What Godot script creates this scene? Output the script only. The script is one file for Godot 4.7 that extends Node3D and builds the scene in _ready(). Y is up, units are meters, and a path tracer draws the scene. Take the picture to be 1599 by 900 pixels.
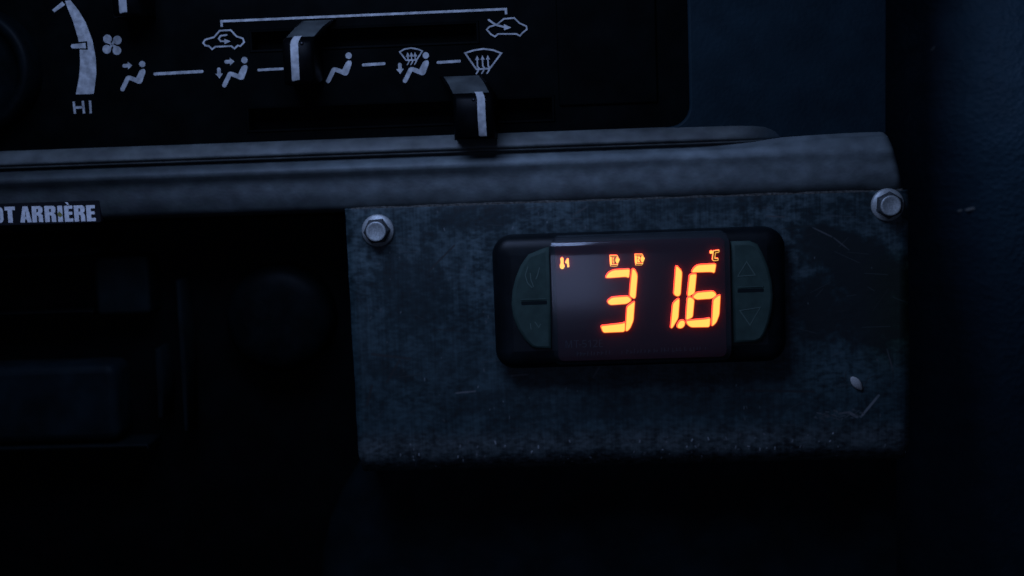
extends Node3D
# The dash of a vehicle at night: heater controls on top, a padded rail below them, and a bolted
# metal plate that carries a lit temperature controller. Shapes are given in millimetres on the dash:
# x to the right, y up, z out of the dash; the front of the metal plate is z = 0.

const MM := 0.001
var M := {}
var names := {}


func _ready() -> void:
	# ---------------------------------------------------------------- camera, air, light
	var cam := Camera3D.new()
	cam.name = "camera"
	add_child(cam)
	cam.position = Vector3(16.18, 42.43, 352.76) * MM
	cam.rotation_order = EULER_ORDER_YXZ
	cam.rotation_degrees = Vector3(-6.851, 2.626, -2.085)
	cam.near = 0.02
	cam.far = 20.0
	var lens := CameraAttributesPhysical.new()
	lens.frustum_focal_length = 56.456
	lens.frustum_focus_distance = 0.349
	lens.exposure_aperture = 7.0
	cam.attributes = lens
	cam.fov = 24.0
	cam.current = true
	var we := WorldEnvironment.new()
	we.name = "night_air"
	var env := Environment.new()
	env.background_mode = Environment.BG_COLOR
	env.background_color = Color(0.0035, 0.0055, 0.011).linear_to_srgb()
	env.background_energy_multiplier = 0.25
	env.tonemap_mode = Environment.TONE_MAPPER_LINEAR
	env.tonemap_exposure = 1.0
	env.sdfgi_enabled = true
	env.ssao_enabled = true
	env.ssil_enabled = true
	we.environment = env
	add_child(we)
	# dim bluish light falling in from above, between the dash and the one who looks at it
	area("window_light", Vector3(-50, 170, 130), Vector3(-20, 100, 0), Vector2(0.14, 0.09), Color(0.385, 0.54, 1.0), 0.034)

	# added unseen fill behind the viewer to the left; it shows in the display
	area("rear_fill_light", Vector3(-115, -35, 1000), Vector3(20, 0, 0), Vector2(0.34, 0.22), Color(0.42, 0.54, 1.0), 0.040)

	materials()

	# ---------------------------------------------------------------- the dash
	build_backing()
	build_rail()
	build_fascia()
	build_side_trim()
	build_lower_console()
	# ---------------------------------------------------------------- things on it
	build_climate_panel()
	build_plate()
	build_controller()
	build_bolts()
	build_sticker()
	build_husk()


# ==================================================================== helpers
func area(called: String, at: Vector3, to: Vector3, size: Vector2, color: Color, energy: float) -> void:
	var l := AreaLight3D.new()
	l.name = called
	l.area_size = size
	l.area_normalize_energy = true
	l.light_color = color.linear_to_srgb()
	l.light_energy = energy
	l.area_range = 5.0
	l.shadow_enabled = true
	add_child(l)
	l.look_at_from_position(at * MM, to * MM, Vector3(0, 1, 0.01))


func lin(r: float, g: float, b: float, a := 1.0) -> Color:
	var c := Color(r, g, b).linear_to_srgb()
	c.a = a
	return c


func noise_tex(freq: float, seed_: int, lo: float, hi: float, kind := FastNoiseLite.TYPE_SIMPLEX_SMOOTH, octaves := 5, size := 512) -> NoiseTexture2D:
	var n := FastNoiseLite.new()
	n.seed = seed_
	n.noise_type = kind
	n.frequency = freq
	n.fractal_octaves = octaves
	var t := NoiseTexture2D.new()
	t.width = size
	t.height = size
	t.seamless = true
	t.noise = n
	var g := Gradient.new()
	g.set_color(0, Color(lo, lo, lo))
	g.set_color(1, Color(hi, hi, hi))
	t.color_ramp = g
	return t


func mat(c: Color, rough: float, spec := 0.5, metal := 0.0) -> StandardMaterial3D:
	var m := StandardMaterial3D.new()
	m.albedo_color = c
	m.roughness = rough
	m.metallic = metal
	m.metallic_specular = spec
	return m


func tri(m: StandardMaterial3D, albedo: Texture2D, per_metre: float, height: Texture2D = null, cm := 0.0) -> StandardMaterial3D:
	m.uv1_triplanar = true
	m.uv1_scale = Vector3.ONE * per_metre
	m.albedo_texture = albedo
	if height:
		m.heightmap_enabled = true
		m.heightmap_texture = height
		m.heightmap_scale = cm
	return m


func glow(c: Color, energy: float) -> StandardMaterial3D:
	var m := mat(lin(0.05, 0.02, 0.01), 0.6)
	m.emission_enabled = true
	m.emission = c
	m.emission_energy_multiplier = energy
	return m


func materials() -> void:
	var dust := noise_tex(0.012, 3, 0.45, 1.0)
	var dust2 := noise_tex(0.02, 9, 0.55, 1.0)
	var even := noise_tex(0.02, 9, 0.8, 1.0)
	var grain := noise_tex(0.16, 5, 0.0, 1.0, FastNoiseLite.TYPE_SIMPLEX_SMOOTH, 3)
	var leather := noise_tex(0.10, 11, 0.0, 1.0, FastNoiseLite.TYPE_CELLULAR, 2)
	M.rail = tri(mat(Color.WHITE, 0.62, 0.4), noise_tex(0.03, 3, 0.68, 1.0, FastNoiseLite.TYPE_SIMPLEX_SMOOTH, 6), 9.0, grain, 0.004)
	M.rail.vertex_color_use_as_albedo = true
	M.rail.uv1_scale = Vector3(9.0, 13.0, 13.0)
	M.fascia = tri(mat(lin(0.0085, 0.019, 0.026), 0.55, 0.15), even, 8.0, grain, 0.008)
	M.lip = tri(mat(Color.WHITE, 0.6, 0.4), noise_tex(0.03, 6, 0.68, 1.0, FastNoiseLite.TYPE_SIMPLEX_SMOOTH, 6), 11.0, grain, 0.004)
	M.lip.vertex_color_use_as_albedo = true
	M.lip.uv1_scale = Vector3(10.0, 15.0, 15.0)
	M.panel = tri(mat(lin(0.0018, 0.0028, 0.003), 0.5, 0.1), dust2, 8.0)
	M.pit = mat(lin(0.002, 0.002, 0.003), 0.8, 0.2)
	M.paint = tri(mat(lin(0.46, 0.47, 0.47), 0.7, 0.3), noise_tex(0.03, 21, 0.66, 1.0), 26.0)
	M.lever = tri(mat(lin(0.002, 0.0025, 0.003), 0.4, 0.16), dust2, 14.0)
	M.knob = tri(mat(lin(0.0022, 0.0048, 0.006), 0.5, 0.15), dust2, 14.0)
	M.lever_top = tri(mat(lin(0.080, 0.092, 0.090), 0.75, 0.3), dust, 16.0)  # lit look of the lever tops, put into a paler colour
	M.trim = tri(mat(lin(0.026, 0.056, 0.078), 0.55, 0.2), even, 12.0, leather, 0.06)
	M.console = tri(mat(lin(0.0016, 0.0024, 0.003), 0.6, 0.15), dust2, 7.0)
	M.console_face = tri(mat(lin(0.004, 0.009, 0.011), 0.6, 0.2), dust2, 7.0)
	M.drawer = tri(mat(lin(0.005, 0.012, 0.016), 0.6, 0.2), dust2, 7.0)
	M.dark_zinc = tri(mat(lin(0.10, 0.11, 0.115), 0.6, 0.4, 0.2), noise_tex(0.05, 33, 0.4, 1.0), 60.0)  # darker zinc for the sides and chamfer of the bolt heads
	M.dust = tri(mat(lin(0.13, 0.13, 0.12), 0.9, 0.1), noise_tex(0.05, 35, 0.35, 1.0), 30.0)
	M.bezel = tri(mat(lin(0.006, 0.0095, 0.012), 0.42, 0.3), dust2, 12.0)
	M.rubber = tri(mat(lin(0.040, 0.072, 0.062), 0.7, 0.3), even, 18.0)
	M.rubber_mark = mat(lin(0.075, 0.115, 0.10), 0.75, 0.3)
	M.rubber_dark = mat(lin(0.007, 0.012, 0.013), 0.8, 0.2)
	M.mask = mat(lin(0.03, 0.014, 0.019), 0.8, 0.2)
	M.print = mat(lin(0.045, 0.042, 0.05), 0.8, 0.2)
	M.smoke_side = mat(lin(0.006, 0.007, 0.010), 0.25, 0.5)
	var glass := mat(lin(0.10, 0.13, 0.15, 0.12), 0.12, 0.5)
	glass.transparency = BaseMaterial3D.TRANSPARENCY_ALPHA
	M.glass = glass
	M.core = glow(lin(1.0, 0.60, 0.10), 1.45)
	M.edge = glow(lin(1.0, 0.125, 0.02), 1.15)
	M.halo = glow(lin(1.0, 0.045, 0.03), 6.5)
	M.zinc = tri(mat(lin(0.50, 0.53, 0.52), 0.45, 0.5, 0.3), noise_tex(0.05, 31, 0.7, 1.0), 60.0)
	M.sticker = mat(lin(0.004, 0.004, 0.006), 0.5, 0.4)
	M.letter = tri(mat(lin(0.86, 0.86, 0.87), 0.6, 0.4), noise_tex(0.04, 23, 0.8, 1.0), 40.0)
	M.yellow = mat(lin(0.20, 0.19, 0.06), 0.8, 0.2)
	M.husk = tri(mat(lin(0.52, 0.52, 0.50), 0.7, 0.3), noise_tex(0.05, 25, 0.7, 1.0), 90.0)
	M.fleck = mat(lin(0.22, 0.23, 0.22), 0.8, 0.3)


func surf() -> SurfaceTool:
	var st := SurfaceTool.new()
	st.begin(Mesh.PRIMITIVE_TRIANGLES)
	return st


func face3(st: SurfaceTool, a: Vector3, b: Vector3, c: Vector3) -> void:
	st.add_vertex(a * MM)
	st.add_vertex(b * MM)
	st.add_vertex(c * MM)


func quad(st: SurfaceTool, a: Vector3, b: Vector3, c: Vector3, d: Vector3) -> void:
	face3(st, a, b, c)
	face3(st, a, c, d)


func skin(st: SurfaceTool, cols: Array, smooth := true, tints: Array = []) -> void:  # columns run left to right, points of a column top to bottom
	st.set_smooth_group(0 if smooth else -1)
	for i in cols.size() - 1:
		var p: PackedVector3Array = cols[i]
		var q: PackedVector3Array = cols[i + 1]
		for j in p.size() - 1:
			if tints:  # colour that differs along the piece
				for v in [[i, j], [i + 1, j], [i + 1, j + 1], [i, j], [i + 1, j + 1], [i, j + 1]]:
					st.set_color(tints[v[0]][v[1]])
					st.add_vertex(cols[v[0]][v[1]] * MM)
			else:
				quad(st, p[j], q[j], q[j + 1], p[j + 1])


func shrunk(poly: PackedVector2Array, by: float) -> PackedVector2Array:
	if absf(by) < 1e-6:
		return poly
	var out := PackedVector2Array()
	var n := poly.size()
	for i in n:
		var a := (poly[i] - poly[(i + n - 1) % n]).normalized()
		var b := (poly[(i + 1) % n] - poly[i]).normalized()
		var na := Vector2(-a.y, a.x)
		var nb := Vector2(-b.y, b.x)
		var m := (na + nb).normalized()
		out.append(poly[i] + m * by / maxf(0.5, m.dot(na)))
	return out


func ccw(poly: PackedVector2Array) -> PackedVector2Array:
	return poly if signed_area(poly) > 0 else reversed_poly(poly)


func reversed_poly(poly: PackedVector2Array) -> PackedVector2Array:
	var r := poly.duplicate()
	r.reverse()
	return r


func signed_area(p: PackedVector2Array) -> float:
	var s := 0.0
	for i in p.size():
		s += p[i].cross(p[(i + 1) % p.size()])
	return s


func cap(st: SurfaceTool, poly: PackedVector2Array, z: float) -> void:
	st.set_smooth_group(-1)
	var ix := Geometry2D.triangulate_polygon(poly)
	for k in range(0, ix.size(), 3):
		var a := poly[ix[k]]
		var b := poly[ix[k + 1]]
		var c := poly[ix[k + 2]]
		if (b - a).cross(c - a) > 0:
			var t := b
			b = c
			c = t
		face3(st, Vector3(a.x, a.y, z), Vector3(b.x, b.y, z), Vector3(c.x, c.y, z))


func prism(st: SurfaceTool, outline: PackedVector2Array, rings: Array, smooth := true, closed := true) -> void:  # rings of [inset, z] from the back to the front
	var poly := ccw(outline)
	var n := poly.size()
	var last := PackedVector2Array()
	st.set_smooth_group(0 if smooth else -1)
	for k in rings.size():
		var cur := shrunk(poly, rings[k][0])
		if k > 0:
			var z0: float = rings[k - 1][1]
			var z1: float = rings[k][1]
			for i in n:
				var j := (i + 1) % n
				quad(st, Vector3(cur[i].x, cur[i].y, z1), Vector3(cur[j].x, cur[j].y, z1), Vector3(last[j].x, last[j].y, z0), Vector3(last[i].x, last[i].y, z0))
		last = cur
	if closed:
		cap(st, last, rings[-1][1])


func round_rect(x0: float, y0: float, x1: float, y1: float, r: float, steps := 6) -> PackedVector2Array:
	var p := PackedVector2Array()
	var corners := [Vector3(x1 - r, y1 - r, 0), Vector3(x0 + r, y1 - r, 90), Vector3(x0 + r, y0 + r, 180), Vector3(x1 - r, y0 + r, 270)]
	for c in corners:
		for k in steps + 1:
			var a := deg_to_rad(c.z + 90.0 * k / steps)
			p.append(Vector2(c.x + r * cos(a), c.y + r * sin(a)))
	return p


func circle(c: Vector2, r: float, n := 20, squash := 1.0) -> PackedVector2Array:
	var p := PackedVector2Array()
	for k in n:
		p.append(c + Vector2(cos(TAU * k / n), sin(TAU * k / n) * squash) * r)
	return p


func sheet(st: SurfaceTool, poly: PackedVector2Array, z: float) -> void:
	cap(st, ccw(poly), z)


func stroke(st: SurfaceTool, pts: PackedVector2Array, w: float, z: float, closed := false, rounded := true) -> void:  # a flat printed line
	var n := pts.size()
	var left := PackedVector2Array()
	var right := PackedVector2Array()
	for i in n:
		var has_a := closed or i > 0
		var has_b := closed or i < n - 1
		var a := (pts[i] - pts[(i + n - 1) % n]).normalized() if has_a else Vector2.ZERO
		var b := (pts[(i + 1) % n] - pts[i]).normalized() if has_b else Vector2.ZERO
		if not has_a:
			a = b
		if not has_b:
			b = a
		var na := Vector2(-a.y, a.x)
		var nb := Vector2(-b.y, b.x)
		var m := (na + nb).normalized()
		var s := w / 2.0 / maxf(0.55, m.dot(na))
		left.append(pts[i] + m * s)
		right.append(pts[i] - m * s)
	st.set_smooth_group(-1)
	for i in (n if closed else n - 1):
		var j := (i + 1) % n
		quad(st, Vector3(left[i].x, left[i].y, z), Vector3(left[j].x, left[j].y, z), Vector3(right[j].x, right[j].y, z), Vector3(right[i].x, right[i].y, z))
	if rounded and not closed:
		for e in 2:
			var c := pts[0] if e == 0 else pts[n - 1]
			var from := (left[0] if e == 0 else right[n - 1]) - c
			for k in 6:
				var p := c + from.rotated(PI * k / 6)
				var q := c + from.rotated(PI * (k + 1) / 6)
				face3(st, Vector3(c.x, c.y, z), Vector3(q.x, q.y, z), Vector3(p.x, p.y, z))


func lathe(st: SurfaceTool, c: Vector2, prof: Array, n := 40) -> void:  # prof: [radius, z] from the rim at the back to the middle at the front
	st.set_smooth_group(0)
	for k in n:
		var d0 := Vector2(cos(TAU * k / n), sin(TAU * k / n))
		var d1 := Vector2(cos(TAU * (k + 1) / n), sin(TAU * (k + 1) / n))
		for i in prof.size() - 1:
			var r0: float = prof[i][0]
			var r1: float = prof[i + 1][0]
			var a := c + d0 * r0
			var b := c + d1 * r0
			var e := c + d1 * r1
			var f := c + d0 * r1
			if r1 < 1e-5:
				face3(st, Vector3(f.x, f.y, prof[i + 1][1]), Vector3(b.x, b.y, prof[i][1]), Vector3(a.x, a.y, prof[i][1]))
			else:
				quad(st, Vector3(f.x, f.y, prof[i + 1][1]), Vector3(e.x, e.y, prof[i + 1][1]), Vector3(b.x, b.y, prof[i][1]), Vector3(a.x, a.y, prof[i][1]))


func box(st: SurfaceTool, a: Vector3, b: Vector3, r := 0.4) -> void:  # a block with its front edges rounded
	prism(st, round_rect(a.x, a.y, b.x, b.y, r * 1.3, 5), [[0.0, a.z], [0.0, b.z - r], [r * 0.12, b.z - r * 0.5], [r * 0.4, b.z - r * 0.15], [r, b.z]])


func pv(a: Array) -> PackedVector2Array:
	var p := PackedVector2Array()
	for k in range(0, a.size(), 2):
		p.append(Vector2(a[k], a[k + 1]))
	return p


func obj(called: String, st: SurfaceTool, m: Material, parent: Node = self, label := "") -> MeshInstance3D:
	st.generate_normals()
	var o := MeshInstance3D.new()
	o.mesh = st.commit()
	o.material_override = m
	return put(o, called, parent, label)


func put(o: Node3D, called: String, parent: Node = self, label := "") -> Node3D:
	var key := [parent, called]
	names[key] = names.get(key, -1) + 1
	o.name = called if names[key] == 0 else "%s_%03d" % [called, names[key]]
	parent.add_child(o, true)
	if label:
		o.set_meta("label", label)
	return o


func thing(called: String, label: String, category: String, group := "") -> Node3D:
	var o: Node3D = put(Node3D.new(), called)
	return tag(o, label, category, group)


func tag(o: Node3D, label: String, category: String, group := "") -> Node3D:
	o.set_meta("label", label)
	o.set_meta("category", category)
	if group:
		o.set_meta("group", group)
	return o


func smooth_step(a: float, b: float, x: float) -> float:
	var t := clampf((x - a) / (b - a), 0.0, 1.0)
	return t * t * (3.0 - 2.0 * t)


# ==================================================================== the dash
func build_backing() -> void:
	var st := surf()
	st.set_smooth_group(-1)
	quad(st, Vector3(-260, 200, -110), Vector3(260, 200, -110), Vector3(260, -200, -110), Vector3(-260, -200, -42))
	var o := obj("wall_behind_dashboard", st, M.console)
	o.set_meta("kind", "structure")


func rail_tint(wob: FastNoiseLite, v: Vector3) -> Color:
	var d := lerpf(0.66, 2.1, smooth_step(-130.0, 60.0, v.x)) * (1.0 + 0.3 * wob.get_noise_2d(v.x * 1.6, v.y * 5.0) + 0.15 * wob.get_noise_2d(v.x * 6.0, v.y * 9.0 + 40.0))  # colour grows paler towards the right, with random tone
	d *= 1.0 + 0.35 * smooth_step(1.6, 0.4, absf(v.y - 33.2))  # paler band along the ridge: its highlight put into the colour
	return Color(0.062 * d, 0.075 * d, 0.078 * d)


func build_rail() -> void:
	var wob := FastNoiseLite.new()
	wob.seed = 4
	wob.frequency = 0.02
	var cols := []
	var xs := []
	for k in 131:
		xs.append(-200.0 + 298.0 * k / 130.0)
	for k in range(1, 7):
		xs.append(98.0 + 0.01 * k)
	var count := xs.size()
	for i in count:
		var x: float = xs[i]
		var t := smooth_step(54, 90, x)
		var u := smooth_step(-40.0, 70.0, x)
		var w := 0.12 * wob.get_noise_2d(x, 0.0)
		var base := [
			Vector2(lerpf(36.4, 37.6, t), -9.0), Vector2(lerpf(36.3, 37.5, t), -3.0), Vector2(lerpf(35.6, 36.6, t), -2.2), Vector2(lerpf(34.9, 36.3, t), -1.7), Vector2(lerpf(34.45, 36.1, t), -0.6),
			Vector2(lerpf(33.9, 35.4, t), lerpf(0.6, 0.0, t)), Vector2(lerpf(33.2, 34.2, t), lerpf(1.4, 0.7, u)), Vector2(lerpf(32.5, 33.0, t), lerpf(1.6, 1.0, u)), Vector2(31.7, lerpf(1.2, 0.95, u)), Vector2(30.9, lerpf(0.6, 0.75, u)), Vector2(30.1, lerpf(0.15, 0.7, u)),
			Vector2(29.2, lerpf(0.0, 0.75, u)), Vector2(28.2, lerpf(0.05, 0.9, u)), Vector2(27.0, lerpf(0.2, 1.0, u)), Vector2(25.8, lerpf(0.2, 0.95, u)), Vector2(24.6, lerpf(0.0, 0.75, u)), Vector2(23.4, lerpf(-0.35, 0.2, u)), Vector2(22.4, -0.85),
			Vector2(21.7, -1.9), Vector2(21.2, -4.2), Vector2(20.9, -7.0), Vector2(20.8, -16.0), Vector2(20.8, -41.0)]
		var a := (i - 130) / 6.0 * PI / 2 if i > 130 else 0.0
		var col := PackedVector3Array()
		for p in base:
			var px := x
			var pz: float = p.y + w * smooth_step(36.0, 30.0, p.x)
			if i >= 124:  # the right end follows a curve and rolls over to the back
				var run := smooth_step(124, 130, float(i))
				var end := 98.2 + 3.4 * (1.0 - pow(clampf((p.x - 21.0) / 15.0, 0.0, 1.0), 1.6))
				px = lerpf(x, end, run if i <= 130 else 1.0) + (2.0 * sin(a) if i > 130 else 0.0) - 2.0 * run
				pz -= 2.0 * (1.0 - cos(a)) if i > 130 else 0.0
			col.append(Vector3(px, p.x, pz))
		cols.append(col)
	var back := PackedVector3Array()
	for p in cols[-1]:
		back.append(Vector3(p.x, p.y, -41.0))
	cols.append(back)
	var st := surf()
	var tinge := []
	for c in cols:
		var row := PackedColorArray()
		for v in c:
			row.append(rail_tint(wob, v))
		tinge.append(row)
	skin(st, cols, true, tinge)
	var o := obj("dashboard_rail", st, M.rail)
	tag(o, "grey moulded rail running across the dash under the heater controls", "dashboard trim")


func lip_dust(spots: FastNoiseLite, v: Vector3) -> Color:
	var d := 1.0 + 0.5 * spots.get_noise_2d(v.x, v.y * 4.0)
	var bare := smooth_step(54.0, 74.0, v.x + 1.5 * spots.get_noise_2d(v.x * 2.0, v.y * 3.0))
	return Color(0.096 * d, 0.108 * d, 0.106 * d).lerp(Color(0.009, 0.023, 0.032), bare)


func build_fascia() -> void:
	var t := thing("dashboard_fascia", "dark blue dash surround to the right of the heater controls, with a dusty lower lip", "dashboard")
	# flat face with the rounded lower right corner of the opening for the heater controls
	var p := PackedVector2Array([Vector2(47.7, 130), Vector2(98.2, 130), Vector2(98.2, 36.5), Vector2(46.0, 36.5), Vector2(40.0, 40.3)])
	for k in 9:
		var a := deg_to_rad(-90 + 90.0 * k / 8)
		p.append(Vector2(42.2 + 5.5 * cos(a), 46.0 + 5.5 * sin(a)))
	var st := surf()
	prism(st, p, [[0.0, -12.0], [0.0, -3.4], [0.2, -2.95], [0.6, -2.8]])
	obj("face", st, M.fascia, t)
	# the lip under the controls: it leans out of the dash and dies away into the face at its right end
	var cols := []
	for k in 111:
		var x := -200.0 + 276.0 * k / 110.0
		var f := 1.0 - 0.97 * smooth_step(46.0, 76.0, x)
		var up := 0.5 * smooth_step(50.0, 74.0, x)
		var prof := [Vector2(40.5 + up, -9.0), Vector2(40.45 + up, -4.0), Vector2(40.3 + up * 0.8, -2.9), Vector2(39.4 + up * 0.5, -1.6), Vector2(38.3, -0.5), Vector2(37.4, 0.1), Vector2(36.95, 0.15), Vector2(36.6, -0.15), Vector2(36.5, -0.7),
			Vector2(36.35, -0.75), Vector2(36.15, -0.6), Vector2(35.85, -0.75), Vector2(35.7, -1.4), Vector2(35.7, -3.0), Vector2(35.65, -9.0)]
		var col := PackedVector3Array()
		for q in prof:
			var z: float = q.y
			col.append(Vector3(x, q.x, z if z <= -3.2 else lerpf(-3.2, z, f)))
		cols.append(col)
	st = surf()
	var spots := FastNoiseLite.new()
	spots.seed = 14
	spots.frequency = 0.05
	var tinge := []
	for c in cols:
		var row := PackedColorArray()
		for v in c:
			row.append(lip_dust(spots, v))
		tinge.append(row)
	skin(st, cols, true, tinge)
	obj("lower_lip", st, M.lip, t, "dusty grey lip under the heater controls")


func trim_depth(x: float, y: float) -> float:
	var z := -40.0 + 20.0 * smooth_step(104.0, 146.0, x) - 0.28 * maxf(0.0, y - 34.0) * smooth_step(104.0, 126.0, x)
	var low := maxf(0.0, 72.0 - y)
	return z - 0.015 * pow(minf(low, 70.0), 1.6) - 0.3 * maxf(0.0, low - 70.0)


func build_side_trim() -> void:
	var t := thing("side_trim", "black grained plastic trim at the right edge, past the end of the dash", "trim panel")
	var cols := []
	for i in 41:
		var x := 96.0 + 84.0 * i / 40.0
		var col := PackedVector3Array()
		for j in 51:
			var y := 130.0 - 260.0 * j / 50.0
			var z := trim_depth(x, y)
			col.append(Vector3(x, y, z))
		cols.append(col)
	var st := surf()
	skin(st, cols)
	obj("grained_surface", st, M.trim, t)
	for s in [[129.6, 14.2, 1.9, 0.45, 14.0], [126.9, 13.6, 0.7, 0.35, 20.0], [113.6, -2.0, 1.4, 0.5, -35.0], [119.6, 59.6, 0.9, 0.25, 50.0], [104.2, 61.6, 0.8, 0.25, -50.0]]:
		var z := trim_depth(s[0], s[1])
		var m := surf()
		var pts := circle(Vector2.ZERO, s[2], 10, s[3] / s[2])
		for k in pts.size():
			pts[k] = pts[k].rotated(deg_to_rad(s[4])) + Vector2(s[0], s[1])
		prism(m, pts, [[0.0, z - 0.6], [0.0, z + 0.45], [0.1, z + 0.5]])
		obj("scuff", m, M.fleck, t)


func build_lower_console() -> void:
	var t := thing("lower_console", "black console under the dash rail, left of the metal plate", "console")
	var st := surf()
	prism(st, round_rect(-200, -140, 101, 20.0, 2.0), [[0.0, -41.0], [0.0, -27.0], [1.0, -26.0]])
	obj("back_panel", st, M.console, t)
	# housing of the tray: a hood that slopes forward, an open pocket under it and an upright at its right
	st = surf()
	var hood := [Vector2(17.0, -26.0), Vector2(16.4, -19.0), Vector2(13.6, -14.5), Vector2(12.2, -12.8), Vector2(11.4, -12.6), Vector2(10.8, -13.4), Vector2(10.6, -15.0), Vector2(10.6, -26.0)]
	var cols := []
	for k in 25:
		var x := -200.0 + 84.0 * k / 24.0
		var col := PackedVector3Array()
		for q in hood:
			col.append(Vector3(x + (0.9 * (q.x - 10.6) * smooth_step(18.0, 24.0, float(k)) if q.x > 11.0 else 0.0), q.x, q.y))
		cols.append(col)
	var end := PackedVector3Array()
	for q in cols[-1]:
		end.append(Vector3(q.x + 0.6, q.y, -26.0))
	cols.append(end)
	skin(st, cols)
	obj("hood", st, M.console_face, t)
	st = surf()
	box(st, Vector3(-117.2, -6.4, -26.5), Vector3(-101.6, 10.3, -17.0), 1.2)
	obj("upright", st, M.console_face, t)
	st = surf()
	box(st, Vector3(-200, -6.0, -26.5), Vector3(-117.6, -4.4, -16.0), 0.6)
	obj("pocket_floor", st, M.console, t)
	st = surf()
	box(st, Vector3(-200, -41.6, -26.5), Vector3(-112.0, -19.6, -14.0), 2.4)
	obj("drawer_front", st, M.drawer, t)
	st = surf()
	box(st, Vector3(-200, -43.6, -26.5), Vector3(-104.0, -42.4, -13.6), 0.5)
	obj("lower_sill", st, M.console_face, t)
	for s in [[-100.4, -36.0, -16.0, 1.5], [-93.4, -40.0, 3.0, 1.3]]:
		st = surf()
		var rib := PackedVector2Array([Vector2(s[0] - s[3], s[1]), Vector2(s[0] + s[3] * 0.4, s[1]), Vector2(s[0] + s[3], (s[1] + s[2]) / 2), Vector2(s[0] + s[3] * 0.5, s[2]), Vector2(s[0] - s[3] * 0.6, s[2])])
		prism(st, rib, [[0.0, -26.5], [0.0, -17.0], [0.5, -16.0]])
		obj("rib", st, M.console_face, t)
	# round cap
	st = surf()
	lathe(st, Vector2(-66.2, -9.0), [[15.2, -26.5], [15.0, -19.0], [14.6, -17.6], [13.6, -16.4], [12.0, -15.4], [9.5, -14.8], [6.0, -14.6], [0.0, -14.6]], 56)
	obj("round_cap", st, M.knob, t)
	# bulging knee panel under everything
	st = surf()
	var edge := [Vector2(-41.0, -45.0), Vector2(-47.0, -52.0), Vector2(-52.0, -59.5), Vector2(-56.0, -68.0), Vector2(-58.6, -77.0), Vector2(-60.0, -88.0), Vector2(-60.5, -140.0)]
	cols = []
	for k in 9:
		var a := PI / 2 * k / 8
		var col := PackedVector3Array()
		for q in edge:
			col.append(Vector3(q.x + 9.0 * (1 - cos(a)), q.y, -26.5 + 8.0 * sin(a)))
		cols.append(col)
	var far := PackedVector3Array()
	for q in edge:
		far.append(Vector3(104.0, q.y, -18.5))
	cols.append(far)
	skin(st, cols)
	obj("knee_panel", st, M.drawer, t)


# ==================================================================== heater controls
func build_climate_panel() -> void:
	var t := thing("climate_control_panel", "black heater control panel with white airflow symbols and slider levers", "control panel")
	var Z := -4.4
	# the face, cut round the two slots
	var st := surf()
	st.set_smooth_group(-1)
	var slots := [Rect2(-66.0, 64.4, 59.0, 4.6), Rect2(-68.0, 43.6, 80.0, 5.6)]
	var ys := [38.0, 43.6, 49.2, 64.4, 69.0, 130.0]
	for k in 5:
		var spans := [[-200.0, 50.0]]
		for s in slots:
			if absf(s.position.y - ys[k]) < 0.01:
				spans = [[-200.0, s.position.x], [s.position.x + s.size.x, 50.0]]
		for s in spans:
			quad(st, Vector3(s[0], ys[k + 1], Z), Vector3(s[1], ys[k + 1], Z), Vector3(s[1], ys[k], Z), Vector3(s[0], ys[k], Z))
	obj("face_plate", st, M.panel, t)
	for s in slots:
		st = surf()
		var p := ccw(PackedVector2Array([s.position, s.position + Vector2(s.size.x, 0), s.position + s.size, s.position + Vector2(0, s.size.y)]))
		prism(st, p, [[0.0, Z], [0.0, Z - 6.0]], false)
		prism(st, p, [[-0.7, Z], [-0.7, Z + 0.15], [-0.5, Z + 0.35], [0.0, Z + 0.3], [0.0, Z]], false, false)
		obj("slider_slot", st, M.panel, t)
	st = surf()
	box(st, Vector3(13.8, 46.8, Z - 1), Vector3(39.6, 130, Z + 0.6), 0.5)
	obj("blank_cover", st, M.panel, t)
	# the rotary knob at the left edge
	st = surf()
	lathe(st, Vector2(-138.6, 61.8), [[16.4, Z], [16.2, 2.0], [15.6, 3.4], [14.4, 4.0], [13.0, 3.4], [12.4, 2.2], [10.0, 1.8], [0.0, 1.8]], 64)
	obj("fan_knob", st, M.knob, t)
	build_symbols(t, Z + 0.06)
	# levers: [left, right, bottom, top, which end carries the white stripe]
	lever(t, -55.8, -47.6, 54.6, 66.3, -1, 5.0)
	lever(t, -13.0, -2.4, 39.0, 50.6, 1, 5.0)
	lever(t, -98.8, -91.0, 73.2, 86.0, -1, 5.0)


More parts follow.
